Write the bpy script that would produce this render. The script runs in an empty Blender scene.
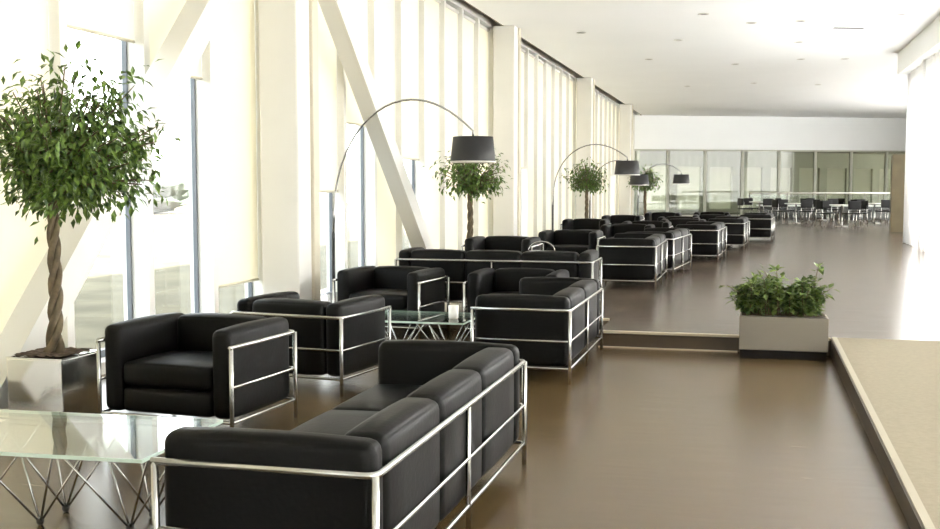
import bpy, bmesh, math, random
from mathutils import Vector, Matrix, Euler
PI = math.pi
SC = bpy.context.scene
COL = SC.collection
STEP = 0.155          # height of the upper floor
HC = 4.6              # ceiling height

# ------------------------------------------------------------------ materials
def mat(name):
    m = bpy.data.materials.new(name); m.use_nodes = True
    nt = m.node_tree
    return m, nt, nt.nodes['Principled BSDF'], nt.nodes['Material Output']

def simple(name, col, rough=0.5, metal=0.0, spec=0.5, bump=0.0, bscale=60, var=0.0, vscale=8):
    m, nt, b, o = mat(name)
    b.inputs['Base Color'].default_value = (*col, 1)
    b.inputs['Roughness'].default_value = rough
    b.inputs['Metallic'].default_value = metal
    b.inputs['Specular IOR Level'].default_value = spec
    tc = nt.nodes.new('ShaderNodeTexCoord')
    if bump:
        n = nt.nodes.new('ShaderNodeTexNoise'); n.inputs['Scale'].default_value = bscale
        n.inputs['Detail'].default_value = 4
        nt.links.new(tc.outputs['Object'], n.inputs['Vector'])
        bp = nt.nodes.new('ShaderNodeBump'); bp.inputs['Strength'].default_value = bump
        bp.inputs['Distance'].default_value = 0.01
        nt.links.new(n.outputs['Fac'], bp.inputs['Height'])
        nt.links.new(bp.outputs['Normal'], b.inputs['Normal'])
    if var:
        n = nt.nodes.new('ShaderNodeTexNoise'); n.inputs['Scale'].default_value = vscale
        nt.links.new(tc.outputs['Object'], n.inputs['Vector'])
        r = nt.nodes.new('ShaderNodeValToRGB')
        r.color_ramp.elements[0].position = 0.3; r.color_ramp.elements[1].position = 0.7
        r.color_ramp.elements[0].color = (*[c*(1-var) for c in col], 1)
        r.color_ramp.elements[1].color = (*[min(1, c*(1+var)) for c in col], 1)
        nt.links.new(n.outputs['Fac'], r.inputs['Fac'])
        nt.links.new(r.outputs['Color'], b.inputs['Base Color'])
    return m

def wood_floor(name, c0, c1, r0, r1, plank=0.14, spec=0.5):
    m, nt, b, o = mat(name)
    tc = nt.nodes.new('ShaderNodeTexCoord')
    br = nt.nodes.new('ShaderNodeTexBrick')
    br.inputs['Scale'].default_value = 1.0
    br.inputs['Brick Width'].default_value = 1.8; br.inputs['Row Height'].default_value = plank
    br.inputs['Mortar Size'].default_value = 0.0025; br.inputs['Bias'].default_value = 0.0
    br.inputs['Color1'].default_value = (*c0, 1); br.inputs['Color2'].default_value = (*c1, 1)
    br.inputs['Mortar'].default_value = (*[c*0.45 for c in c0], 1)
    nt.links.new(tc.outputs['Object'], br.inputs['Vector'])
    mp = nt.nodes.new('ShaderNodeMapping'); mp.inputs['Scale'].default_value = (1.2, 16, 1)
    nt.links.new(tc.outputs['Object'], mp.inputs['Vector'])
    n = nt.nodes.new('ShaderNodeTexNoise'); n.inputs['Scale'].default_value = 2.0; n.inputs['Detail'].default_value = 6
    nt.links.new(mp.outputs['Vector'], n.inputs['Vector'])
    mx = nt.nodes.new('ShaderNodeMix'); mx.data_type = 'RGBA'; mx.blend_type = 'MULTIPLY'
    mx.inputs[0].default_value = 0.45
    nt.links.new(br.outputs['Color'], mx.inputs[6]); nt.links.new(n.outputs['Color'], mx.inputs[7])
    rm = nt.nodes.new('ShaderNodeValToRGB')
    rm.color_ramp.elements[0].color = (0.78, 0.78, 0.78, 1); rm.color_ramp.elements[1].color = (1, 1, 1, 1)
    b.inputs['Specular IOR Level'].default_value = spec
    nt.links.new(n.outputs['Fac'], rm.inputs['Fac']); nt.links.new(rm.outputs['Color'], mx.inputs[7])
    nt.links.new(mx.outputs[2], b.inputs['Base Color'])
    mr = nt.nodes.new('ShaderNodeMapRange'); mr.inputs[3].default_value = r0; mr.inputs[4].default_value = r1
    nt.links.new(n.outputs['Fac'], mr.inputs[0]); nt.links.new(mr.outputs[0], b.inputs['Roughness'])
    return m

def thin_glass(name, tint, refl=1.0, rough=0.0, base=0.04):
    m, nt, b, o = mat(name); nt.nodes.remove(b)
    t = nt.nodes.new('ShaderNodeBsdfTransparent'); t.inputs['Color'].default_value = (*tint, 1)
    g = nt.nodes.new('ShaderNodeBsdfGlossy'); g.inputs['Roughness'].default_value = rough
    g.inputs['Color'].default_value = (refl, refl, refl, 1)
    lw = nt.nodes.new('ShaderNodeLayerWeight'); lw.inputs['Blend'].default_value = 0.5   # facing = 1-|cos|, same from both faces
    pw = nt.nodes.new('ShaderNodeMath'); pw.operation = 'POWER'; pw.inputs[1].default_value = 5.0
    nt.links.new(lw.outputs['Facing'], pw.inputs[0])
    fi = nt.nodes.new('ShaderNodeMath'); fi.operation = 'MULTIPLY_ADD'; fi.inputs[1].default_value = 1-base; fi.inputs[2].default_value = base
    nt.links.new(pw.outputs[0], fi.inputs[0])
    mx = nt.nodes.new('ShaderNodeMixShader')
    nt.links.new(fi.outputs[0], mx.inputs[0]); nt.links.new(t.outputs[0], mx.inputs[1]); nt.links.new(g.outputs[0], mx.inputs[2])
    nt.links.new(mx.outputs[0], o.inputs['Surface'])
    return m

def cloth_glow(name, dcol, tcol, fac):
    m, nt, b, o = mat(name); nt.nodes.remove(b)
    d = nt.nodes.new('ShaderNodeBsdfDiffuse'); d.inputs['Color'].default_value = (*dcol, 1)
    t = nt.nodes.new('ShaderNodeBsdfTranslucent'); t.inputs['Color'].default_value = (*tcol, 1)
    tc = nt.nodes.new('ShaderNodeTexCoord')
    mp = nt.nodes.new('ShaderNodeMapping'); mp.inputs['Scale'].default_value = (2, 2, 0.25)
    n = nt.nodes.new('ShaderNodeTexNoise'); n.inputs['Scale'].default_value = 1.5
    nt.links.new(tc.outputs['Object'], mp.inputs['Vector']); nt.links.new(mp.outputs['Vector'], n.inputs['Vector'])
    mr = nt.nodes.new('ShaderNodeMapRange'); mr.inputs[3].default_value = fac-0.03; mr.inputs[4].default_value = fac+0.03
    nt.links.new(n.outputs['Fac'], mr.inputs[0])
    mx = nt.nodes.new('ShaderNodeMixShader')
    nt.links.new(mr.outputs[0], mx.inputs[0])
    nt.links.new(d.outputs[0], mx.inputs[1]); nt.links.new(t.outputs[0], mx.inputs[2])
    nt.links.new(mx.outputs[0], o.inputs['Surface'])
    return m

def leaf_mat(name, c0, c1):
    m, nt, b, o = mat(name)
    tc = nt.nodes.new('ShaderNodeTexCoord')
    n = nt.nodes.new('ShaderNodeTexNoise'); n.inputs['Scale'].default_value = 22; n.inputs['Detail'].default_value = 2
    nt.links.new(tc.outputs['Object'], n.inputs['Vector'])
    r = nt.nodes.new('ShaderNodeValToRGB')
    r.color_ramp.elements[0].position = 0.35; r.color_ramp.elements[1].position = 0.68
    r.color_ramp.elements[0].color = (*c0, 1); r.color_ramp.elements[1].color = (*c1, 1)
    nt.links.new(n.outputs['Fac'], r.inputs['Fac']); nt.links.new(r.outputs['Color'], b.inputs['Base Color'])
    b.inputs['Roughness'].default_value = 0.4
    t = nt.nodes.new('ShaderNodeBsdfTranslucent'); nt.links.new(r.outputs['Color'], t.inputs['Color'])
    mx = nt.nodes.new('ShaderNodeMixShader'); mx.inputs[0].default_value = 0.25
    nt.links.new(b.outputs[0], mx.inputs[1]); nt.links.new(t.outputs[0], mx.inputs[2])
    nt.links.new(mx.outputs[0], o.inputs['Surface'])
    return m

M = {}
M['leather'] = simple('black_leather', (0.0035, 0.0034, 0.0032), 0.46, spec=0.12, bump=0.12, bscale=45)
M['chrome'] = simple('satin_chrome', (0.44, 0.44, 0.42), 0.24, 1.0)
M['rod'] = simple('steel_rod', (0.42, 0.42, 0.42), 0.25, 1.0)
M['white'] = simple('white_paint', (0.72, 0.71, 0.665), 0.6, var=0.02, vscale=2)
M['brace'] = simple('brace_paint', (0.68, 0.67, 0.62), 0.55)
M['beige'] = simple('beige_cladding', (0.60, 0.55, 0.43), 0.55, var=0.03, vscale=3)
M['grey'] = simple('grey_frame', (0.13, 0.145, 0.165), 0.4)
M['ceil'] = simple('ceiling_paint', (0.93, 0.945, 0.945), 0.8, var=0.012, vscale=0.6)
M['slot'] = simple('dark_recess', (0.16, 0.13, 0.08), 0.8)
M['blind'] = cloth_glow('cream_blind', (0.84, 0.82, 0.74), (0.84, 0.775, 0.645), 0.52)
M['dimmer'] = cloth_glow('dimming_panel', (0.82, 0.82, 0.77), (0.86, 0.86, 0.79), 0.70)
M['sheer'] = cloth_glow('white_sheer', (0.9, 0.9, 0.9), (0.95, 0.95, 0.95), 0.66)
M['pane'] = thin_glass('window_glass', (0.95, 0.97, 0.97))
M['tint'] = thin_glass('green_tinted_glass', (0.64, 0.655, 0.59), base=0.035)
M['tglass'] = thin_glass('table_glass', (0.90, 0.94, 0.91))
M['edge'] = simple('glass_edge', (0.55, 0.68, 0.60), 0.15)
M['floor'] = wood_floor('brown_wood_floor', (0.098, 0.064, 0.026), (0.083, 0.054, 0.022), 0.20, 0.30)
M['ufloor'] = wood_floor('polished_wood_floor', (0.105, 0.078, 0.055), (0.09, 0.067, 0.047), 0.16, 0.27, spec=0.24)
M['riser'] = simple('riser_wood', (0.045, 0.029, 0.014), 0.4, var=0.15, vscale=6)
M['nosing'] = simple('step_nosing', (0.42, 0.36, 0.27), 0.35, 0.3)
M['carpet'] = simple('beige_carpet', (0.235, 0.205, 0.150), 0.95, spec=0.1, bump=0.3, bscale=260, var=0.05, vscale=30)
M['curb'] = simple('ramp_edge', (0.28, 0.245, 0.175), 0.6)
M['gap'] = simple('shadow_gap', (0.05, 0.035, 0.02), 0.6)  # shadow gap beside the ramp, put into a solid strip's colour
M['steel'] = simple('brushed_steel', (0.85, 0.84, 0.81), 0.14, 1.0, bump=0.04, bscale=30)
M['champ'] = simple('champagne_steel', (0.20, 0.18, 0.145), 0.36, 0.45, bump=0.05, bscale=25)
M['plinth'] = simple('black_plinth', (0.006, 0.005, 0.005), 0.6, spec=0.15)
M['soil'] = simple('bark_soil', (0.07, 0.045, 0.028), 0.95, bump=1.0, bscale=40, var=0.5, vscale=30)
M['bark'] = simple('ficus_bark', (0.12, 0.09, 0.05), 0.85, bump=0.6, bscale=30, var=0.35, vscale=14)
M['leaf'] = leaf_mat('ficus_leaf', (0.03, 0.07, 0.012), (0.17, 0.27, 0.045))
M['leaf2'] = leaf_mat('shrub_leaf', (0.03, 0.065, 0.016), (0.20, 0.28, 0.07))
M['black'] = simple('black_shade', (0.012, 0.012, 0.012), 0.55)
M['lining'] = simple('shade_lining', (0.55, 0.53, 0.48), 0.6)
M['dmetal'] = simple('dark_metal', (0.06, 0.06, 0.06), 0.35, 0.6)
M['china'] = simple('white_china', (0.85, 0.84, 0.80), 0.25)
M['brown'] = simple('brown_panel', (0.11, 0.088, 0.046), 0.6, var=0.15, vscale=3)
M['sage'] = simple('grey_green_paint', (0.46, 0.46, 0.39), 0.7, var=0.05, vscale=1)
M['sagelt'] = simple('pale_haze_green', (0.54, 0.54, 0.48), 0.7, var=0.04, vscale=1)  # haze of the far glass put into the wall colour
M['grass'] = simple('dry_grass', (0.115, 0.097, 0.062), 0.95, spec=0.1, var=0.25, vscale=0.9)
M['bush'] = simple('pale_bush', (0.085, 0.10, 0.07), 0.9, var=0.3, vscale=2)
M['paper'] = simple('magazine_paper', (0.50, 0.50, 0.45), 0.45, var=0.25, vscale=9)

# ------------------------------------------------------------------ mesh helpers
def link(name, bm, m, parent=None, smooth=False):
    me = bpy.data.meshes.new(name)
    bmesh.ops.recalc_face_normals(bm, faces=bm.faces[:])
    bm.to_mesh(me); bm.free()
    ms = m if isinstance(m, (list, tuple)) else [m]
    for x in ms: me.materials.append(x)
    if smooth:
        for p in me.polygons: p.use_smooth = True
    o = bpy.data.objects.new(name, me); COL.objects.link(o)
    if parent: o.parent = parent
    return o

def box(bm, x0, x1, y0, y1, z0, z1, mi=0):
    vs = [bm.verts.new((x, y, z)) for z in (z0, z1) for y in (y0, y1) for x in (x0, x1)]
    fs = [(0, 2, 3, 1), (4, 5, 7, 6), (0, 1, 5, 4), (2, 6, 7, 3), (0, 4, 6, 2), (1, 3, 7, 5)]
    out = []
    for f in fs:
        q = bm.faces.new([vs[i] for i in f]); q.material_index = mi; out.append(q)
    return vs

def bbox(bm, x0, x1, y0, y1, z0, z1, b=0.005, seg=2):
    t = bmesh.new(); box(t, x0, x1, y0, y1, z0, z1)
    bmesh.ops.recalc_face_normals(t, faces=t.faces[:])
    bmesh.ops.bevel(t, geom=t.edges[:], offset=b, segments=seg, affect='EDGES', profile=0.5)
    me = bpy.data.meshes.new('tmp'); t.to_mesh(me); t.free(); bm.from_mesh(me); bpy.data.meshes.remove(me)

def soft(bm, x0, x1, y0, y1, z0, z1, r=0.035, puff=(0.01, 0.01, 0.01)):
    """upholstered block: rounded edges and gently puffed faces"""
    c = Vector(((x0+x1)/2, (y0+y1)/2, (z0+z1)/2)); h = Vector(((x1-x0)/2, (y1-y0)/2, (z1-z0)/2))
    def ax(H): return [-H, -H+.12*r, -H+.42*r, -H+r, -(H-r)*.5, 0, (H-r)*.5, H-r, H-.42*r, H-.12*r, H]
    A = [ax(h[i]) for i in range(3)]
    cache = {}
    def vert(p):
        k = tuple(round(v, 5) for v in p)
        if k in cache: return cache[k]
        q = Vector([max(-(h[i]-r), min(h[i]-r, p[i])) for i in range(3)])
        d = Vector(p)-q
        if d.length > 1e-9: d = d.normalized()*r
        n = [p[i]/h[i] for i in range(3)]
        w = q+d
        for i in range(3):
            a, b = [(1-n[j]**2) for j in range(3) if j != i]
            if abs(p[i]) > h[i]-1e-6: w[i] += math.copysign(puff[i]*(max(0, a*b))**0.7, p[i])
        v = bm.verts.new(c+w); cache[k] = v
        return v
    for i in range(3):
        j, k = [q for q in range(3) if q != i]
        for s in (-1, 1):
            for a in range(10):
                for b in range(10):
                    P = []
                    for (u, v) in ((a, b), (a+1, b), (a+1, b+1), (a, b+1)):
                        p = [0, 0, 0]; p[i] = s*h[i]; p[j] = A[j][u]; p[k] = A[k][v]; P.append(vert(p))
                    bm.faces.new(P)

def fillet(pts, r, n=5, closed=False):
    pts = [Vector(p) for p in pts]; out = []
    N = len(pts)
    for i, p in enumerate(pts):
        if not closed and i in (0, N-1): out.append(p); continue
        a = (pts[i-1]-p); b = (pts[(i+1) % N]-p)
        rr = min(r, a.length*.45, b.length*.45)
        s = p+a.normalized()*rr; e = p+b.normalized()*rr
        for k in range(n+1):
            t = k/n; out.append((1-t)**2*s+2*t*(1-t)*p+t*t*e)
    return out

def tube(bm, pts, r, seg=8, closed=False, caps=True):
    pts = [Vector(p) for p in pts]; N = len(pts)
    rs = r if isinstance(r, (list, tuple)) else [r]*N
    rings = []; prev = None
    for i, p in enumerate(pts):
        if closed: t = (pts[(i+1) % N]-pts[i-1])
        else: t = pts[min(i+1, N-1)]-pts[max(i-1, 0)]
        if t.length < 1e-9: t = Vector((0, 0, 1))
        t.normalize()
        if prev is None:
            up = Vector((0, 0, 1)) if abs(t.z) < .9 else Vector((1, 0, 0))
            n = t.cross(up).normalized()
        else:
            n = (prev-t*prev.dot(t))
            n = n.normalized() if n.length > 1e-6 else t.orthogonal().normalized()
        prev = n; b = t.cross(n)
        rings.append([bm.verts.new(p+(n*math.cos(2*PI*k/seg)+b*math.sin(2*PI*k/seg))*rs[i]) for k in range(seg)])
    for i in range(N if closed else N-1):
        A = rings[i]; B = rings[(i+1) % N]
        for k in range(seg): bm.faces.new((A[k], A[(k+1) % seg], B[(k+1) % seg], B[k]))
    if caps and not closed:
        bm.faces.new(rings[0]); bm.faces.new(rings[-1])

def lathe(bm, prof, seg=24, c=(0, 0, 0), mi=0):
    rings = []
    for (r, z) in prof:
        if r < 1e-6: rings.append([bm.verts.new((c[0], c[1], c[2]+z))]*seg)
        else: rings.append([bm.verts.new((c[0]+r*math.cos(2*PI*k/seg), c[1]+r*math.sin(2*PI*k/seg), c[2]+z)) for k in range(seg)])
    for A, B in zip(rings, rings[1:]):
        for k in range(seg):
            vs = []
            for v in (A[k], A[(k+1) % seg], B[(k+1) % seg], B[k]):
                if v not in vs: vs.append(v)
            if len(vs) > 2:
                f = bm.faces.new(vs); f.material_index = mi

def ball(bm, c, r, u=10, v=6):
    lathe(bm, [(r*math.sin(PI*i/v), -r*math.cos(PI*i/v)) for i in range(v+1)], u, c)

def tag(o, label, cat, group=None, kind=None):
    o['label'] = label; o['category'] = cat
    if group: o['group'] = group
    if kind: o['kind'] = kind
    return o
def thing(name, label, cat, loc=(0, 0, 0), rz=0, group=None):
    o = bpy.data.objects.new(name, None); COL.objects.link(o)
    o.empty_display_size = 0.1
    o.location = loc; o.rotation_euler = (0, 0, rz)
    return tag(o, label, cat, group)
def struct(name, bm, m, label, cat, parent=None, smooth=False):
    o = link(name, bm, m, parent, smooth)
    if parent is None: tag(o, label, cat); o['kind'] = 'structure'
    return o
def dup(root, loc, rz=0, label=None, group=None, rot=None, scale=None):
    r = root.copy(); COL.objects.link(r); r.location = loc; r.rotation_euler = (0, 0, rz)
    if scale: r.scale = scale
    if label: r['label'] = label
    if group: r['group'] = group
    for ch in list(root.children):
        c = ch.copy(); COL.objects.link(c); c.parent = r
        for g in list(ch.children):
            d = g.copy(); COL.objects.link(d); d.parent = c
    return r

# ------------------------------------------------------------------ shell
GX = -5.15     # glazing plane of the window side
Y_JOG = 10.92  # the step lies further back behind the seats
bm = bmesh.new(); box(bm, -5.4, 6.2, -6, 10.0, -0.2, 0)
box(bm, -5.4, -1.38, 10.0, Y_JOG, -0.2, 0)
struct('floor', bm, M['floor'], 'brown plank floor of the sunken seating area in front of the step', 'floor')
bm = bmesh.new(); box(bm, -1.36, 12, 10.02, 80, -0.2, STEP)
box(bm, -5.4, -1.36, Y_JOG+.02, 80, -0.2, STEP)
struct('floor_upper', bm, M['ufloor'], 'polished brown floor of the raised level beyond the step', 'floor')
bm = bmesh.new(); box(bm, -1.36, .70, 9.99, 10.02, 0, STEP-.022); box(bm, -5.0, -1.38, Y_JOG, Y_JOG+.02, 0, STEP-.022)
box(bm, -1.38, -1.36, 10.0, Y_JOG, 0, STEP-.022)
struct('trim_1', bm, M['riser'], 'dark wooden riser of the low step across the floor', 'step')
bm = bmesh.new(); bbox(bm, -1.38, .70, 9.97, 10.03, STEP-.022, STEP+.002, .004); bbox(bm, -5.0, -1.38, Y_JOG-.02, Y_JOG+.03, STEP-.022, STEP+.002, .004)
struct('trim_2', bm, M['nosing'], 'pale nosing strip along the edge of the step', 'step edge')
# a thin pale skirting at the foot of the riser
bm = bmesh.new(); box(bm, -1.36, -.1, 9.965, 9.99, 0, .012)
struct('trim_3', bm, M['nosing'], 'thin pale strip at the foot of the step', 'step edge')

# ramp with beige carpet, rising to the upper floor
bm = bmesh.new()
def wedge(bm, x0, x1, y0, z0, y1, z1, zb):
    v = [bm.verts.new(p) for p in ((x0, y0, zb), (x1, y0, zb), (x1, y1, zb), (x0, y1, zb), (x0, y0, z0), (x1, y0, z0), (x1, y1, z1), (x0, y1, z1))]
    for f in ((0, 3, 2, 1), (4, 5, 6, 7), (0, 1, 5, 4), (1, 2, 6, 5), (2, 3, 7, 6), (3, 0, 4, 7)): bm.faces.new([v[i] for i in f])
wedge(bm, .752, 6.0, -3.0, .012, 10.02, STEP+.004, 0.0)
struct('floor_ramp', bm, M['carpet'], 'beige carpeted ramp sloping along the right side of the floor', 'ramp')
bm = bmesh.new(); wedge(bm, .712, .752, -3.0, .018, 10.02, STEP+.008, 0.0)
struct('trim_4', bm, M['curb'], 'beige edging strip along the side of the carpeted ramp', 'ramp edge')
bm = bmesh.new(); wedge(bm, .700, .712, -3.0, .014, 10.02, STEP+.002, 0.0)
struct('trim_5', bm, M['gap'], 'dark strip coloured as the shadow gap beside the ramp edging', 'ramp edge')

SOF = 4.1      # underside of the soffit on the curtain side
# ceiling: main slab stops short of the glazing, leaving a dark slot
bm = bmesh.new()
box(bm, -4.72, 3.25, -6, 52, HC, HC+.2); box(bm, 3.25, 9.2, 27.3, 55, HC, HC+.2)
struct('ceiling', bm, M['ceil'], 'smooth off-white ceiling above the lounge', 'ceiling')
bm = bmesh.new()
box(bm, 3.25, 3.98, -6, 27.3, SOF, HC+.2)
struct('ceiling_soffit', bm, M['ceil'], 'lower white ceiling soffit along the right side', 'ceiling')
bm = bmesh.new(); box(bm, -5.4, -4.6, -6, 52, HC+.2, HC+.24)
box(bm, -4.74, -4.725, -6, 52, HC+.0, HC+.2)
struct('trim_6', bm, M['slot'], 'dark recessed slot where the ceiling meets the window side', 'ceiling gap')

# window side: sill plinth, head beam, mullions, columns, braces
bm = bmesh.new(); box(bm, -5.35, -4.98, -6, 50, -.2, .12 if False else .10)
struct('baseboard_left', bm, M['white'], 'white sill kerb under the tall windows', 'sill')
bm = bmesh.new(); box(bm, -5.35, -5.0, -6, 50, HC+.02, HC+.2)
struct('wall_left', bm, M['white'], 'white head beam above the tall windows', 'beam')
COLS = [0.1, 10.5, 20.9, 31.3, 41.7]
mull = []
y = 7.1-1.15*9
while y < 49.5:
    mull.append(round(y, 3)); y += 1.15
n = 0
for i, y in enumerate(mull):
    n += 1
    near = min(abs(y-c) for c in COLS)
    bm = bmesh.new(); box(bm, -5.22, -4.97, y-.045, y+.045, .10, HC+.02)
    struct('window_mullion', bm, M['white'], 'tall white window mullion', 'mullion')['group'] = 'window mullions along the left side'
# windows: grey frame with its glass pane
rail_y = 1.02
for i, (a, b) in enumerate(zip(mull, mull[1:])):
    y0, y1 = a+.045, b-.045
    bm = bmesh.new()
    box(bm, -5.17, -5.13, y0, y0+.022, .10, HC); box(bm, -5.17, -5.13, y1-.022, y1, .10, HC)
    box(bm, -5.18, -5.12, y0, y1, .10, .16); box(bm, -5.18, -5.12, y0, y1, HC-.06, HC)
    w = struct('window_%d' % (i+1), bm, M['grey'], 'tall window with slim grey frame on the left side', 'window')
    w['group'] = 'tall windows on the left side'
    bm = bmesh.new(); box(bm, -5.156, -5.148, y0+.022, y1-.022, .16, HC-.06)
    link('pane', bm, M['pane'], w)
for c in COLS:
    bm = bmesh.new()
    bbox(bm, -4.93, -4.50, c-.20, c+.14, 0 if c < 10.9 else STEP, HC, .02)
    o = struct('column', bm, M['white'], 'white steel column' , 'column')
    bm = bmesh.new(); bbox(bm, -4.93, -4.47, c+.14, c+.30, 0 if c < 10.9 else STEP, HC, .012)
    link('cladding', bm, M['beige'], o)
    o['label'] = {0.1: 'white column with beige edge beside the nearest seats', 10.5: 'nearest visible white column with beige edge between two braces'}.get(c, 'white column further along the window side')
    if c > 11: o['group'] = 'far columns along the window side'
def beam(bm, p, q, w, d):
    """rectangular bar from p to q: w across in the Y-Z plane, d thick in X"""
    p = Vector(p); q = Vector(q); t = (q-p).normalized(); n = Vector((0, -t.z, t.y))
    vs = []
    for e in (p, q):
        for sx in (-1, 1):
            for sn in (-1, 1): vs.append(bm.verts.new(e+Vector((sx*d/2, 0, 0))+n*sn*w/2))
    for f in ((0, 1, 3, 2), (4, 6, 7, 5), (0, 2, 6, 4), (1, 5, 7, 3), (0, 4, 5, 1), (2, 3, 7, 6)): bm.faces.new([vs[i] for i in f])
for c in COLS:
    for s in ((-1, 1) if c < 11 else ()):
        z0 = 0.0 if (s < 0 and c < 11) else STEP
        bm = bmesh.new(); beam(bm, (-4.72, c+(-4.73 if s < 0 else 5.35), z0-.02), (-4.72, c+s*.2, HC), .24, .22)
        o = struct('brace', bm, M['brace'], 'white diagonal steel brace', 'brace')
        if c == 10.5: o['label'] = 'white diagonal brace rising behind the nearest ficus' if s < 0 else 'white diagonal brace falling behind the arc lamp'
        else:
            o['label'] = 'white diagonal brace further along the window side'; o['group'] = 'far diagonal braces'
# cream roller blinds
def blind(i, a, b, zb, label, group=None):
    y0, y1 = a+.055, b-.055
    t = thing('roller_blind', label, 'blind', (-5.06, (a+b)/2, zb), 0, group)
    h = HC-.09-zb; w = (y1-y0)/2
    bm = bmesh.new(); box(bm, -.003, .003, -w, w, .02, h); link('fabric', bm, M['blind'], t)
    bm = bmesh.new(); tube(bm, [(0, -w, .012), (0, w, .012)], .014, 8); link('bottom_bar', bm, M['beige'], t, True)
    bm = bmesh.new(); tube(bm, [(0, -w, h+.03), (0, w, h+.03)], .035, 10); link('roller', bm, M['white'], t, True)
for i, (a, b) in enumerate(zip(mull, mull[1:])):
    m = (a+b)/2
    if 7.1 < m < 8.25: blind(i, a, b, 2.70, 'half raised cream blind directly right of the nearest ficus crown')
    elif 8.25 < m < 9.4: blind(i, a, b, 2.50, 'half raised cream blind crossed by the diagonal brace')
    elif 11.7 < m < 12.85: blind(i, a, b, 1.42, 'cream blind raised to chest height beside the arc lamp pole')
    elif 12.85 < m < 14.0: blind(i, a, b, 2.30, 'cream blind raised under the arch of the nearest lamp')
    elif 9.4 < m < 10.5: blind(i, a, b, .50, 'almost fully lowered cream blind directly before the white column')
    elif 5.9 < m < 7.1: blind(i, a, b, .18, 'fully lowered cream blind behind the nearest ficus')
    elif m < 7: blind(i, a, b, .18, 'fully lowered cream blind nearer to the camera than the first ficus', 'lowered cream blinds near the camera')
    elif i % 7 == 2: blind(i, a, b, 1.9, 'half raised cream blind far along the window side', 'half raised blinds far along')
    else: blind(i, a, b, .18, 'fully lowered cream blind far along the window side', 'lowered cream blinds far along')

# back wall behind the camera: unseen, closed to keep the seat fronts dark
bm = bmesh.new(); box(bm, -5.3, 6.2, -6.1, -5.9, -.2, HC+.2)
struct('wall_rear', bm, M['white'], 'unseen plain off-white end wall behind the camera', 'wall')
# right side: beam, kerb and posts of the glazing, then sheer curtains in front
RX = 3.62
bm = bmesh.new()
box(bm, RX+.1, RX+.3, -6, 27.2, -.2, .16); box(bm, RX+.1, RX+.3, -6, 27.2, SOF-.15, SOF+.01)
for k in range(12): box(bm, RX+.12, RX+.26, -6+k*3.0-.05, -6+k*3.0+.05, 0, SOF)
struct('wall_right', bm, M['white'], 'white framed glazing behind the sheer curtains', 'wall')
cnt = 0
for k in range(11):
    y0 = -5.9+k*3.0; y1 = y0+3.06
    bm = bmesh.new(); N = 48; prev = None
    for j in range(N+1):
        yy = y0+(y1-y0)*j/N
        xx = RX-.10+.075*math.sin(j*2*PI/8)+(-.16*math.exp(-((yy-y0)/.35)**2))-.03*(k % 2)
        zb = (STEP+.02) if y0 > 9 else .17
        P = (bm.verts.new((xx, yy, zb)), bm.verts.new((xx, yy, SOF-.01)))
        if prev: bm.faces.new((prev[0], P[0], P[1], prev[1]))
        prev = P
    o = link('sheer_curtain', bm, M['sheer'], None, True)
    far = y0 > 17
    tag(o, ['', 'white sheer curtain nearest the dark glazed end', 'second white sheer curtain from the glazed end', 'white sheer curtain closest to the right frame edge'][11-k] if far and 11-k < 4 else 'white sheer curtain along the right side near the ramp', 'curtain',
        None if far and 11-k < 4 else 'sheer curtains near the camera')
    md = o.modifiers.new('thick', 'SOLIDIFY'); md.thickness = .006
bm = bmesh.new(); box(bm, RX+.05, 9, 27.15, 27.3, 0, HC)
struct('wall_return', bm, M['white'], 'short white wall closing the row of sheer curtains', 'wall')

# far end: white header, tinted glass partition, brown panel, room behind
FA = (-5.2, 48.0); FB = (9.2, 54.5)
ang = math.atan2(FB[1]-FA[1], FB[0]-FA[0]); FL = math.hypot(FB[0]-FA[0], FB[1]-FA[1])
def place(o): o.location = (FA[0], FA[1], 0); o.rotation_euler = (0, 0, ang)
bm = bmesh.new(); box(bm, 0, FL, 0, .3, 3.12, HC)
o = struct('wall_far', bm, M['ceil'], 'white header wall above the dark glass at the far end', 'wall'); place(o)
NP = 9
for k in range(NP):
    bm = bmesh.new(); x0 = FL*k/NP; x1 = FL*(k+1)/NP
    box(bm, x0, x0+.06, .05, .15, STEP, 3.12); box(bm, x1-.06, x1, .05, .15, STEP, 3.12); box(bm, x0, x1, .05, .15, 3.05, 3.12); box(bm, x0, x1, .05, .15, STEP, STEP+.06)
    o = struct('window_far', bm, M['sage'], 'framed bay of the tinted glass partition at the far end', 'window'); place(o)
    o['group'] = 'bays of the far glass partition'
    bm = bmesh.new(); box(bm, x0+.06, x1-.06, .095, .105, STEP+.06, 3.05)
    link('pane', bm, M['tint'], o)
bm = bmesh.new(); box(bm, 3.96, 5.4, 33.8, 34.1, STEP, 2.42)
struct('wall_pier', bm, M['brown'], 'brown panelled pier beside the sheer curtains at the far right', 'wall')
bm = bmesh.new(); box(bm, -6, 17.1, 47, 82, 3.25, 3.4)
for v in bm.verts:
    pass
o = struct('ceiling_far', bm, M['sage'], 'dim grey-green ceiling of the room behind the far glass', 'ceiling')
# clip the part of that ceiling lying in front of the partition
bm = bmesh.new(); bm.from_mesh(o.data)
bmesh.ops.bisect_plane(bm, geom=bm.verts[:]+bm.edges[:]+bm.faces[:], plane_co=(FA[0], FA[1]+.35, 0), plane_no=(math.sin(ang), -math.cos(ang), 0), clear_outer=True)
bmesh.ops.holes_fill(bm, edges=bm.edges[:]); bm.to_mesh(o.data); bm.free()
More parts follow.
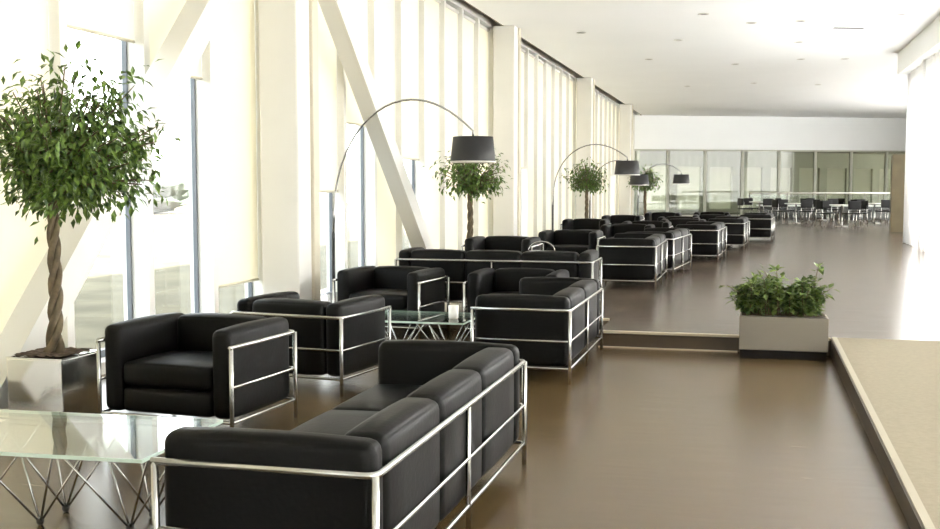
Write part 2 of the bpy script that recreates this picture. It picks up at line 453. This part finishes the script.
# window wall of the room behind, running away to the right
BA = Vector((-5.2, 52.0)); BB = Vector((17.0, 74.0)); bang = math.atan2(BB.y-BA.y, BB.x-BA.x); BL = (BB-BA).length
bm = bmesh.new(); box(bm, 0, BL, 0, .25, 2.45, 3.25); box(bm, 0, BL, 0, .25, 0, .35)
NW = 15
for k in range(NW+1): box(bm, BL*k/NW-.28, BL*k/NW+.28, 0, .25, .35, 2.45)
o = struct('wall_behind_glass', bm, M['sagelt'], 'window wall with glass haze in its pale green colour, seen through the far glass', 'wall'); o.location = (BA.x, BA.y, 0); o.rotation_euler = (0, 0, bang)
for k in range(NW):
    bm = bmesh.new(); box(bm, BL*k/NW+.28, BL*(k+1)/NW-.28, .12, .126, .35, 2.45)  # translucent panel added in each opening to cut the window brightness
    o = struct('window_behind_glass', bm, M['dimmer'], 'pale window with added dimming panel in the room behind the far glass', 'window'); o.location = (BA.x, BA.y, 0); o.rotation_euler = (0, 0, bang)
    o['group'] = 'pale windows behind the far glass'
bm = bmesh.new(); prev = None  # hidden curtain added to catch the sun and light the window wall
for j in range(161):
    yy = 54.8+18.5*j/160; xx = 16.6+.07*math.sin(j*2*PI/6)
    P = (bm.verts.new((xx, yy, STEP+.02)), bm.verts.new((xx, yy, 3.24)))
    if prev: bm.faces.new((prev[0], P[0], P[1], prev[1]))
    prev = P
o = link('sheer_curtain', bm, M['sheer'], None, True); tag(o, 'added white sheer curtain lighting the room behind the far glass from its end', 'curtain')
bm = bmesh.new(); box(bm, 9.1, 9.3, 27, 54.6, 0, .2); box(bm, 9.1, 9.3, 27, 54.6, HC-.2, HC)  # glazing added beyond the pier to brighten the far end
for k in range(7): box(bm, 9.12, 9.28, 27+k*3, 27.12+k*3, 0, HC)
box(bm, 9.1, 9.3, 45.3, 54.6, 0, HC)
struct('wall_far_right', bm, M['white'], 'added white framed glazing beyond the pier, lighting the far right', 'wall')
bm = bmesh.new(); prev = None  # mostly hidden curtain, added to throw sunlight onto the far ceiling
for j in range(161):
    yy = 27.3+18.0*j/160; xx = 9.0+.07*math.sin(j*2*PI/5)
    P = (bm.verts.new((xx, yy, STEP+.02)), bm.verts.new((xx, yy, HC-.02)))
    if prev: bm.faces.new((prev[0], P[0], P[1], prev[1]))
    prev = P
o = link('sheer_curtain', bm, M['sheer'], None, True); tag(o, 'added long white sheer curtain behind the brown pier, lighting the far ceiling', 'curtain')

# outside ground
bm = bmesh.new(); box(bm, -160, -5.42, -40, 110, -.5, -.3); box(bm, 6.3, 60, -40, 110, -.5, -.3); box(bm, -5.42, 6.3, -40, -6.2, -.5, -.3); box(bm, -5.42, 6.3, 80.2, 110, -.5, -.3)
struct('ground_outside', bm, M['grass'], 'dry pale grass ground outside the windows', 'ground')
random.seed(5)
def shrub_out(x, y, r, h):
    bm = bmesh.new()
    bmesh.ops.create_icosphere(bm, subdivisions=4, radius=1)
    for v in bm.verts:
        q = 1+.22*math.sin(5*v.co.x+x)*math.cos(6*v.co.y+y)+.16*math.sin(9*v.co.z+7*v.co.x)+random.uniform(-.07, .07)
        v.co = Vector((v.co.x*r*q, v.co.y*r*q, (v.co.z*.5+.5)*h*q))
    o = link('outdoor_bush', bm, M['bush']); o.location = (x, y, -.32)
    return o
for j, (x, y, r, h, lb) in enumerate([(-38, 62, 3.2, 2.6, 'pale bush on the dry grass seen through the window right of the nearest ficus')]):
    tag(shrub_out(x, y, r, h), lb, 'bush')

# ------------------------------------------------------------------ seats
def make_seat(name, label, W, D, n, mids, loc, rz):
    """tubular steel frame holding loose leather cushions; front faces local -Y"""
    t = thing(name, label, 'sofa' if n > 1 else 'armchair', loc, rz)
    w, d = W/2, D/2; RZ, MZ, BZ = .56, .325, .118
    for sx in (-1, 1):
        for sy in (-1, 1):
            bm = bmesh.new(); tube(bm, [(sx*w, sy*d, 0), (sx*w, sy*d, RZ)], .0135, 10); link('leg', bm, M['chrome'], t, True)
    for mx in mids:
        for sy in (-1, 1):
            top = RZ if sy > 0 else BZ
            bm = bmesh.new(); tube(bm, [(mx, sy*d, 0), (mx, sy*d, top)], .0115, 10); link('leg', bm, M['chrome'], t, True)
    U = [(-w, -d-.012, 0), (-w, d, 0), (w, d, 0), (w, -d-.012, 0)]
    for nm, z, r in (('top_rail', RZ, .0135), ('middle_rail', MZ, .0095)):
        bm = bmesh.new(); tube(bm, fillet([(x, y, z) for x, y, _ in U], .035), r, 10); link(nm, bm, M['chrome'], t, True)
    bm = bmesh.new(); tube(bm, fillet([(-w, -d, BZ), (-w, d, BZ), (w, d, BZ), (w, -d, BZ)], .02, 3, True), .010, 8, closed=True); link('bottom_rail', bm, M['chrome'], t, True)
    g = .018; T = .13
    for sx in (-1, 1):
        bm = bmesh.new(); x0, x1 = sorted((sx*(w-g), sx*(w-g-T)))
        soft(bm, x0, x1, -d+.012, d-g, BZ+.012, .655, .04, (.004, .006, .014)); link('armrest', bm, M['leather'], t, True)
    iw = W-2*(g+T)-.008; cw = iw/n
    for k in range(n):
        x0 = -iw/2+k*cw+.002; x1 = x0+cw-.004
        bm = bmesh.new(); soft(bm, x0, x1, d-g-.175, d-g, BZ+.014, .655, .042, (.004, .008, .016)); link('back_cushion', bm, M['leather'], t, True)
        bm = bmesh.new(); soft(bm, x0, x1, -d+.012, d-g-.182, .292, .435, .035, (.004, .008, .018)); link('seat_cushion', bm, M['leather'], t, True)
    bm = bmesh.new(); soft(bm, -iw/2, iw/2, -d+.016, d-g-.182, BZ+.013, .282, .03, (.003, .005, .004)); link('seat_base', bm, M['leather'], t, True)
    return t
DW, DD = .93, .76
FACE_L = -PI/2      # faces the windows: local -Y -> world -X
chair = make_seat('armchair', 'black leather armchair facing the camera beside the ficus planter', DW, DD, 1, [], (-3.34, 6.085, 0), math.radians(-5))
sofa3 = make_seat('sofa', 'long black leather sofa seen from behind, nearest the camera', 2.38, .80, 3, [0], (-1.565, 4.445, 0), FACE_L)
sofa2 = make_seat('sofa', 'black leather sofa on the lower floor beside the step, facing the windows', 1.80, .76, 2, [0], (-1.69, 8.92, 0), FACE_L)
dup(chair, (-3.22, 7.60, 0), PI+math.radians(-8), 'black leather armchair with its back to the armchair beside the ficus planter')
dup(chair, (-3.53, 10.40, 0), math.radians(-6), 'black leather armchair facing the camera beside the arc lamp pole')
dup(chair, (-2.215, 10.45, 0), 0, 'black leather armchair facing the camera behind the two-seat sofa at the step')
sg = make_seat('sofa', 'black leather sofa seen from behind at the front of the raised level', 2.12, .66, 3, [0], (-2.63, 11.33, STEP), PI)
Z = STEP
dup(sofa2, (-1.56, 14.93, Z), FACE_L, 'first black sofa end with bright chrome posts beyond the step')
dup(sofa2, (-1.40, 17.02, Z), FACE_L-math.radians(5), 'second black sofa end with bright chrome posts beyond the step')
dup(sofa2, (-.89, 20.38, Z), FACE_L-math.radians(3), 'third black sofa end beyond the step, standing apart by a strip of floor')
dup(sofa2, (-.47, 24.1, Z), FACE_L-math.radians(3), 'fourth black sofa end beyond the step')
dup(sofa2, (.14, 27.5, Z), FACE_L-math.radians(3), 'farthest black sofa end beyond the step, nearest the tables')
far = [(-3.2, 14.05, 0, 'black armchair directly behind the raised sofa, below the nearest potted ficus of the raised level'),
       (-2.66, 16.35, 0, 'black armchair behind the first sofa end beyond the step, below the second hanging lamp shade'),
       (-2.12, 19.3, 0, 'black armchair whose back shows between second and third sofa ends'),
       (-1.95, 21.0, 0, 'black armchair to the left of the third sofa end'),
       (-1.35, 22.55, 0, 'black armchair in front of the fourth sofa end'),
       (-1.55, 24.3, 0, 'black armchair to the left of the fourth sofa end'),
       (-.9, 26.2, 0, 'black armchair just in front of the farthest sofa end'),
       (-3.3, 22.2, 0, 'black armchair close to the windows below the third ficus'),
       (-2.9, 25.2, 0, 'black armchair close to the windows between third and fourth ficus'),
       (-2.2, 28.2, 0, 'black armchair close to the windows near the fourth ficus'),
       (-1.0, 29.0, 0, 'black armchair in the last row before the far tables')]
for (x, y, r, lb) in far: dup(chair, (x, y, Z), r, lb)

# ------------------------------------------------------------------ glass tables on crossed steel rods
def glass_table(name, label, L, Wd, H, loc, nx=3, group=None):
    t = thing(name, label, 'table', loc, 0, group)
    bm = bmesh.new(); box(bm, -L/2, L/2, -Wd/2, Wd/2, H-.015, H)
    top = link('glass_top', bm, M['tglass'], t)
    bm = bmesh.new()
    e = .004
    box(bm, -L/2-e, L/2+e, -Wd/2-e, -Wd/2, H-.015, H); box(bm, -L/2-e, L/2+e, Wd/2, Wd/2+e, H-.015, H)
    box(bm, -L/2-e, -L/2, -Wd/2, Wd/2, H-.015, H); box(bm, L/2, L/2+e, -Wd/2, Wd/2, H-.015, H)
    link('polished_edge', bm, M['edge'], top)
    # rods: each black foot on the floor sends four rods up and outwards to the glass
    span = L/nx
    ring = [(-L/2+.06, -Wd/2+.08), (L/2-.06, -Wd/2+.08), (L/2-.06, Wd/2-.08), (-L/2+.06, Wd/2-.08)]
    for k in range(nx):
        for s in (-1, 1):
            x, y = -L/2+span*(k+.5), s*.10
            for sx in (-1, 1):
                for ty in (-s*.02, s*(Wd/2-.08)):
                    bm = bmesh.new(); tube(bm, [(x, y, .012), (x+sx*span*.46, ty, H-.018)], .0055, 6)
                    link('rod', bm, M['rod'], t, True)
            bm = bmesh.new(); ball(bm, (x, y, .018), .018); link('foot', bm, M['black'], t, True)
    bm = bmesh.new()
    hoop = [(x, y, H-.024) for x, y in ring]
    tube(bm, hoop, .005, 6, closed=True); link('rod', bm, M['rod'], t, True)
    return t
glass_table('coffee_table', 'glass coffee table on crossed steel rods, nearest the camera', 1.30, .76, .40, (-3.03, 4.16, 0), 3).rotation_euler.z = math.radians(3)
glass_table('coffee_table', 'glass coffee table with a white cup on it, amid the middle seats', .90, .72, .38, (-2.72, 8.85, 0), 2)
glass_table('coffee_table', 'glass coffee table behind the raised sofa', .9, .7, .42, (-2.6, 12.75, Z), 2)
# cup on the second table
bm = bmesh.new(); lathe(bm, [(0, 0), (.036, 0), (.042, .01), (.044, .115), (.040, .115), (.038, .012), (0, .010)], 20)
o = link('cup', bm, M['china'], None, True); o.location = (-2.42, 8.74, .381); tag(o, 'white cup standing on the glass table amid the middle seats', 'cup')
# wire basket on the table behind the raised sofa
t = thing('wire_basket', 'chrome wire basket with arched handle behind the raised sofa', 'basket', (-2.05, 12.75, Z+.42), 0)
t.location = (-2.43, 12.75, Z+.421)
bm = bmesh.new()
for z, r in ((.006, .11), (.07, .14), (.14, .16)): tube(bm, [(r*math.cos(a*PI/10), r*math.sin(a*PI/10), z) for a in range(20)], .005, 6, closed=True)
for a in range(12):
    q = a*PI/6; tube(bm, [(.11*math.cos(q), .11*math.sin(q), .006), (.14*math.cos(q), .14*math.sin(q), .07), (.16*math.cos(q), .16*math.sin(q), .14)], .003, 5)
tube(bm, [(-.11, 0, .006), (.11, 0, .006)], .003, 5); tube(bm, [(0, -.11, .006), (0, .11, .006)], .003, 5)
link('bowl', bm, M['chrome'], t, True)
bm = bmesh.new(); tube(bm, [(.16*math.cos(a*PI/12), 0, .14+.12*math.sin(a*PI/12)) for a in range(13)], .008, 8)
link('handle', bm, M['chrome'], t, True)

# ------------------------------------------------------------------ plants
def leaf(bm, p, d, up, L, W):
    d = d.normalized(); s = d.cross(up)
    s = s.normalized() if s.length > 1e-4 else d.orthogonal().normalized()
    n = s.cross(d).normalized()
    a = bm.verts.new(p); b = bm.verts.new(p+d*L*.45+s*W/2+n*.10*W); c = bm.verts.new(p+d*L-n*L*.14)
    e = bm.verts.new(p+d*L*.45-s*W/2+n*.10*W); m = bm.verts.new(p+d*L*.5-n*.06*W)
    bm.faces.new((a, b, m)); bm.faces.new((b, c, m)); bm.faces.new((c, e, m)); bm.faces.new((e, a, m))

def make_ficus(label, loc, seed, crown_c, rx, rz, leaves, pot_h, pot_w, LL=.075, LW=.034, px=.04):
    random.seed(seed)
    t = thing('potted_ficus', label, 'plant', loc)
    w = pot_w/2
    bm = bmesh.new(); bbox(bm, -w, w, -w, w, 0, pot_h, .006)
    # hollow the top
    pot = link('planter', bm, M['steel'], t)
    bm = bmesh.new()
    e = .018
    box(bm, -w, w, -w, -w+e, pot_h-.001, pot_h+.008); box(bm, -w, w, w-e, w, pot_h-.001, pot_h+.008); box(bm, -w, -w+e, -w+e, w-e, pot_h-.001, pot_h+.008); box(bm, w-e, w, -w+e, w-e, pot_h-.001, pot_h+.008)
    link('rim', bm, M['steel'], pot)
    bm = bmesh.new()
    bmesh.ops.create_grid(bm, x_segments=14, y_segments=14, size=w-e-.001)
    for v in bm.verts: v.co.z = pot_h+.010+random.uniform(0, .016)
    link('soil', bm, M['soil'], t)
    for k in range(160 if leaves > 1000 else 0): pass
    # braided trunk
    cz = crown_c[2]-rz*.75
    bm = bmesh.new()
    for s in range(3):
        P = []; R = []
        for i in range(41):
            f = i/40; a = 2*PI*s/3+f*3.2*PI*1.4
            z = pot_h+.005+f*(cz+.18-pot_h)
            k = .028*(1-.25*f)*(1+.5*max(0, .12-f)/.12)
            P.append((k*math.cos(a)+px*f+.012*math.sin(5*f), k*math.sin(a), z)); R.append(.025*(1-.3*f)*(1+.35*max(0, .10-f)/.10)*random.uniform(.94, 1.06))
        tube(bm, P, R, 8)
    link('trunk', bm, M['bark'], t, True)
    # branches and leaves
    base = Vector((px, 0, cz+.12)); C = Vector(crown_c)
    bb = bmesh.new(); bl = bmesh.new()
    NB = 74 if leaves > 1000 else 46
    per = leaves//NB
    for k in range(NB):
        u = random.uniform(-.72, 1); a = random.uniform(0, 2*PI); q = math.sqrt(1-u*u)
        rr = random.uniform(.55, 1.0)**.6
        if u < -.3: rr *= .9
        tip = C+Vector((rx*q*math.cos(a), rx*q*math.sin(a), rz*u))*rr
        mid = (base+tip)/2+Vector((0, 0, .12*rz+random.uniform(-.03, .06)))
        pts = [(1-f)**2*base+2*f*(1-f)*mid+f*f*tip for f in [i/6 for i in range(7)]]
        tube(bb, pts, [.011-.0013*i for i in range(7)], 5)
        for j in range(per):
            f = random.uniform(.28, 1.0)
            p = (1-f)**2*base+2*f*(1-f)*mid+f*f*tip
            off = Vector((random.gauss(0, 1), random.gauss(0, 1), random.gauss(0, 1)))*rx*.13
            p = p+off
            out = (p-C); out.z *= .3
            d = out.normalized()*random.uniform(.1, .9)+Vector((random.uniform(-.6, .6), random.uniform(-.6, .6), random.uniform(-1.2, .25)))
            s = random.uniform(.7, 1.2)
            leaf(bl, p, d, Vector((random.uniform(-.5, .5), random.uniform(-.5, .5), 1)), LL*s, LW*s)
    link('branches', bb, M['bark'], t, True)
    link('foliage', bl, M['leaf'], t)
    return t
make_ficus('largest potted ficus with braided trunk, nearest the camera', (-4.32, 5.98, 0), 3, (.22, 0, 1.72), .57, .55, 4800, .42, .40)
f2 = make_ficus('potted ficus behind the raised sofa, next to the nearest lamp shade', (-3.85, 14.7, Z), 9, (.05, 0, 1.52), .52, .46, 1500, .40, .40, .085, .040)
dup(f2, (-3.72, 25.0, Z), 1.3, 'third potted ficus along the windows, seen above the dark seats')
dup(f2, (-3.1, 33.0, Z), 2.6, 'farthest potted ficus, partly behind a lamp shade')

t = thing('planter_box', 'long champagne coloured metal planter at the corner of step and ramp, holding a leafy shrub', 'planter', (.285, 9.80, 0))
bm = bmesh.new(); box(bm, -.36, .36, -.155, .145, 0, .08); link('plinth', bm, M['plinth'], t)
bm = bmesh.new(); bbox(bm, -.37, .37, -.17, .15, .08, .37, .006); link('box', bm, M['champ'], t)
bm = bmesh.new(); bmesh.ops.create_grid(bm, x_segments=16, y_segments=8, size=1)
random.seed(4)
for v in bm.verts: v.co = Vector((v.co.x*.35, v.co.y*.135, .372+random.uniform(0, .012)))
link('soil', bm, M['soil'], t)
bb = bmesh.new(); bl = bmesh.new()
for k in range(80):
    x = random.uniform(-.33, .26); y = random.uniform(-.11, .11)
    hgt = random.uniform(.16, .42)*(1-.45*abs(x+.03)/.33)
    dx = random.gauss(0, .07)+x*.15; dy = random.gauss(0, .06)
    if k == 0: x, hgt, dx = .24, .45, .05
    p0 = Vector((x, y, .375)); p2 = p0+Vector((dx, dy, hgt)); p1 = p0+Vector((dx*.2, dy*.2, hgt*.6))
    tube(bb, [(1-f)**2*p0+2*f*(1-f)*p1+f*f*p2 for f in (0, .25, .5, .75, 1)], [.005, .0045, .004, .003, .002], 5)
    for j in range(24):
        f = random.uniform(.15, 1); p = (1-f)**2*p0+2*f*(1-f)*p1+f*f*p2
        d = Vector((random.gauss(0, 1), random.gauss(0, 1), random.gauss(.1, .6)))
        s = random.uniform(.7, 1.25)
        leaf(bl, p+d.normalized()*.02, d, Vector((random.uniform(-.5, .5), random.uniform(-.5, .5), 1)), .080*s, .052*s)
st = link('stems', bb, M['bark'], t, True); link('foliage', bl, M['leaf2'], t)

# ------------------------------------------------------------------ arc lamps
def make_lamp(label, loc, span, apex, top, rz=0, base_z=0):
    """upright at the origin, arc over +X; span to the shade, apex and shade-top heights above its floor"""
    t = thing('arc_lamp', label, 'floor lamp', loc, rz)
    bm = bmesh.new(); lathe(bm, [(0, 0), (.17, 0), (.175, .006), (.175, .028), (.165, .036), (.02, .04), (0, .04)], 28); link('base', bm, M['dmetal'], t, True)
    bm = bmesh.new(); tube(bm, [(0, 0, .035), (0, 0, 1.0)], .017, 10); link('pole', bm, M['dmetal'], t, True)
    # arc
    pts = [Vector((0, 0, .98)), Vector((.01, 0, 1.2))]
    h0 = 1.2; ax = span*.56
    for i in range(15):
        a = PI-PI/2*i/14; pts.append(Vector((.01+ax+ax*math.cos(a), 0, h0+(apex-h0)*math.sin(a))))
    rx2 = span-.01-ax; drop = apex-top-.06
    for i in range(1, 9):
        f = i/8; pts.append(Vector((.01+ax+rx2*f, 0, apex-drop*f**2.0)))
    pts.append(Vector((span, 0, top-.01)))
    bm = bmesh.new(); tube(bm, pts, [.0125 if i < 3 else .0105 for i in range(len(pts))], 8); link('arc', bm, M['rod'], t, True)
    bm = bmesh.new(); c = (span, 0, top-.26)
    lathe(bm, [(.232, 0), (.232, .008), (.205, .26), (.03, .262), (0, .262)], 32, c)
    sh = link('lamp_shade', bm, M['black'], t, True)
    bm = bmesh.new(); lathe(bm, [(.234, -.002), (.236, .012), (.229, .014), (.226, -.002), (.234, -.002)], 32, c)
    lathe(bm, [(.222, .012), (.199, .250), (0, .252)], 32, c); link('lining', bm, M['lining'], sh, True)
    bm = bmesh.new(); ball(bm, (span, 0, top-.14), .045, 12, 8); link('bulb', bm, M['china'], sh, True)
    return t
make_lamp('nearest arc floor lamp, its thin arch and black shade over the raised sofa', (-4.29, 10.72, 0), 1.53, 2.39, 2.0)
make_lamp('second arc floor lamp, its black shade next to the farther ficus pair', (-3.55, 19.7, Z), 1.36, 2.10, 1.80)
make_lamp('third arc floor lamp, its black shade in front of the farthest ficus', (-3.75, 25.8, Z), 1.17, 1.95, 1.62)
make_lamp('farthest arc floor lamp, its black shade against the tinted glass', (-3.05, 30.2, Z), 1.17, 1.95, 1.66)

# ------------------------------------------------------------------ ceiling fittings
def make_downlight(label, x, y, group=None, r=.075):
    t = thing('downlight', label, 'ceiling light', (x, y, HC), 0, group)
    bm = bmesh.new(); lathe(bm, [(r*.72, -.001), (r, -.001), (r, -.008), (r*.78, -.012), (r*.72, -.006), (r*.72, -.001)], 20); link('ring', bm, M['white'], t, True)
    bm = bmesh.new(); lathe(bm, [(0, -.004), (r*.72, -.004), (r*.70, -.001), (0, -.001)], 20); link('lens', bm, M['dmetal'], t)
    return t
G = 'recessed downlights scattered over the ceiling'
dl = make_downlight('nearest of the three downlights in a line along the ceiling middle', .83, 21.5, None, .10)
dup(dl, (.92, 24.6, HC), 0, 'middle one of three downlights in a line along the ceiling middle')
dup(dl, (1.1, 27.9, HC), 0, 'farthest of the three downlights in a line along the ceiling middle')
for (x, y) in [(-.9, 20.2), (-.07, 21.5), (-1.57, 23.6), (2.56, 21.1), (2.14, 28.1), (-.47, 28.6), (-2.5, 27), (-3.4, 22), (.0, 34), (1.9, 35), (-2.0, 34.5), (.3, 15), (-1.6, 15.5)]:
    dup(dl, (x, y, HC), 0, 'small round recessed downlight on its own in the white ceiling', G)
bm = bmesh.new()
box(bm, -.30, .30, -.035, .035, -.012, -.001); o = link('ceiling_vent', bm, M['dmetal']); o.location = (1.78, 22.7, HC); o.rotation_euler = (0, 0, .35)
tag(o, 'narrow dark air slot in the white ceiling', 'vent')

# ------------------------------------------------------------------ far tables, chairs, balustrade
def cafe_table(label, loc, group=None):
    t = thing('cafe_table', label, 'table', loc, 0, group)
    bm = bmesh.new(); lathe(bm, [(0, .70), (.40, .70), (.41, .715), (.40, .73), (0, .73)], 24); link('tabletop', bm, M['china'], t, True)
    bm = bmesh.new(); lathe(bm, [(0, 0), (.24, 0), (.24, .015), (.04, .04), (.03, .06), (.03, .70), (0, .70)], 16); link('pedestal', bm, M['chrome'], t, True)
    return t
def cafe_chair(label, loc, rz, group=None):
    t = thing('cafe_chair', label, 'chair', loc, rz, group)
    bm = bmesh.new(); soft(bm, -.22, .22, -.22, .22, .43, .47, .018, (0, 0, .004)); link('seat', bm, M['leather'], t, True)
    bm = bmesh.new(); soft(bm, -.22, .22, .20, .235, .58, .86, .016, (0, .003, 0)); link('backrest', bm, M['leather'], t, True)
    for sx in (-1, 1):
        bm = bmesh.new(); tube(bm, [(sx*.19, -.19, .435), (sx*.21, -.22, 0)], .011, 6); link('leg', bm, M['chrome'], t, True)
        bm = bmesh.new(); tube(bm, [(sx*.19, .205, .70), (sx*.19, .20, .44), (sx*.21, .24, 0)], .011, 6); link('leg', bm, M['chrome'], t, True)
    return t
T0 = cafe_table('white round cafe table nearest the brown pier', (2.9, 37.8, Z))
spots = [(1.55, 40.6, 'white round cafe table in the middle of the far cafe area'), (4.3, 41.5, 'white round cafe table behind the brown pier'), (2.7, 44.6, 'white round cafe table close to the tinted glass'), (.3, 44.4, 'white round cafe table at the left of the far cafe area')]
for x, y, l in spots: dup(T0, (x, y, Z), 0, l)
CG = 'dark chairs around the far cafe tables'
C0 = None
for x, y in [(2.9, 37.8)]+[(s[0], s[1]) for s in spots]:
    for k, a in enumerate((.4, 2.1, 3.7, 5.2)):
        p = (x+.62*math.sin(a), y-.62*math.cos(a), Z)
        rz = a+PI
        lb = 'dark padded chair with metal legs drawn up to a far cafe table'
        if C0 is None: C0 = cafe_chair(lb, p, rz, CG)
        else: dup(C0, p, rz)
# row of low seats with pale top in front of the glass
t = thing('low_counter', 'long white topped low counter in front of the tinted glass', 'counter', (3.6, 47.2, Z))
bm = bmesh.new(); bbox(bm, -3.4, 3.4, -.3, .3, .50, .56, .006); link('worktop', bm, M['china'], t)
bm = bmesh.new(); box(bm, -3.3, 3.3, -.22, .24, 0, .50); link('body', bm, M['dmetal'], t)
t = thing('balustrade', 'glass balustrade with pale handrail across the far cafe area', 'railing', (3.4, 46.2, Z))
bm = bmesh.new(); tube(bm, [(-3.5, 0, 1.06), (4.0, 0, 1.06)], .03, 8); link('handrail', bm, M['china'], t, True)
for k in range(6):
    bm = bmesh.new(); tube(bm, [(-3.5+1.5*k, 0, 0), (-3.5+1.5*k, 0, 1.04)], .02, 8); link('post', bm, M['chrome'], t, True)
for k in range(5):
    bm = bmesh.new(); box(bm, -3.45+1.5*k, -2.05+1.5*k, -.005, .005, .08, .98); link('glass_panel', bm, M['pane'], t)

# ------------------------------------------------------------------ light
W = bpy.data.worlds.new('World'); SC.world = W; W.use_nodes = True
nt = W.node_tree; bg = nt.nodes['Background']
tc = nt.nodes.new('ShaderNodeTexCoord'); sp = nt.nodes.new('ShaderNodeSeparateXYZ'); nt.links.new(tc.outputs['Generated'], sp.inputs[0])
rp = nt.nodes.new('ShaderNodeValToRGB')
rp.color_ramp.elements[0].position = 0.0; rp.color_ramp.elements[0].color = (1.0, 0.985, 0.93, 1)
rp.color_ramp.elements[1].position = 0.6; rp.color_ramp.elements[1].color = (0.80, 0.90, 1.0, 1)
nt.links.new(sp.outputs['Z'], rp.inputs['Fac']); nt.links.new(rp.outputs['Color'], bg.inputs['Color'])
bg.inputs['Strength'].default_value = 6.0
SUNX = 1
def sun(name, energy, rot, angle=2.0):
    l = bpy.data.lights.new(name, 'SUN'); l.energy = energy; l.angle = math.radians(angle); l.color = (1, .985, .95)
    o = bpy.data.objects.new(name, l); COL.objects.link(o); o.rotation_euler = rot
    return o

so = sun('sun', 40.0, (0, math.radians(55), math.radians(12)))

# ------------------------------------------------------------------ camera
cd = bpy.data.cameras.new('camera'); cam = bpy.data.objects.new('camera', cd); COL.objects.link(cam)
cam.location = (0, 0, 1.5); cam.rotation_euler = (PI/2-math.radians(4.157), 0, math.radians(14.597))
cd.sensor_width = 36; cd.lens = 36*1080/940; cd.clip_end = 400
SC.camera = cam
SC.cycles.max_bounces = 14; SC.cycles.diffuse_bounces = 6; SC.cycles.transparent_max_bounces = 24; SC.cycles.glossy_bounces = 5
SC.cycles.use_denoising = True
SC.cycles.caustics_reflective = False
SC.cycles.sample_clamp_indirect = 8
vs = SC.view_settings; vs.view_transform = 'Standard'; vs.look = 'None'; vs.exposure = 0.42; vs.gamma = 1.0; vs.use_curve_mapping = False
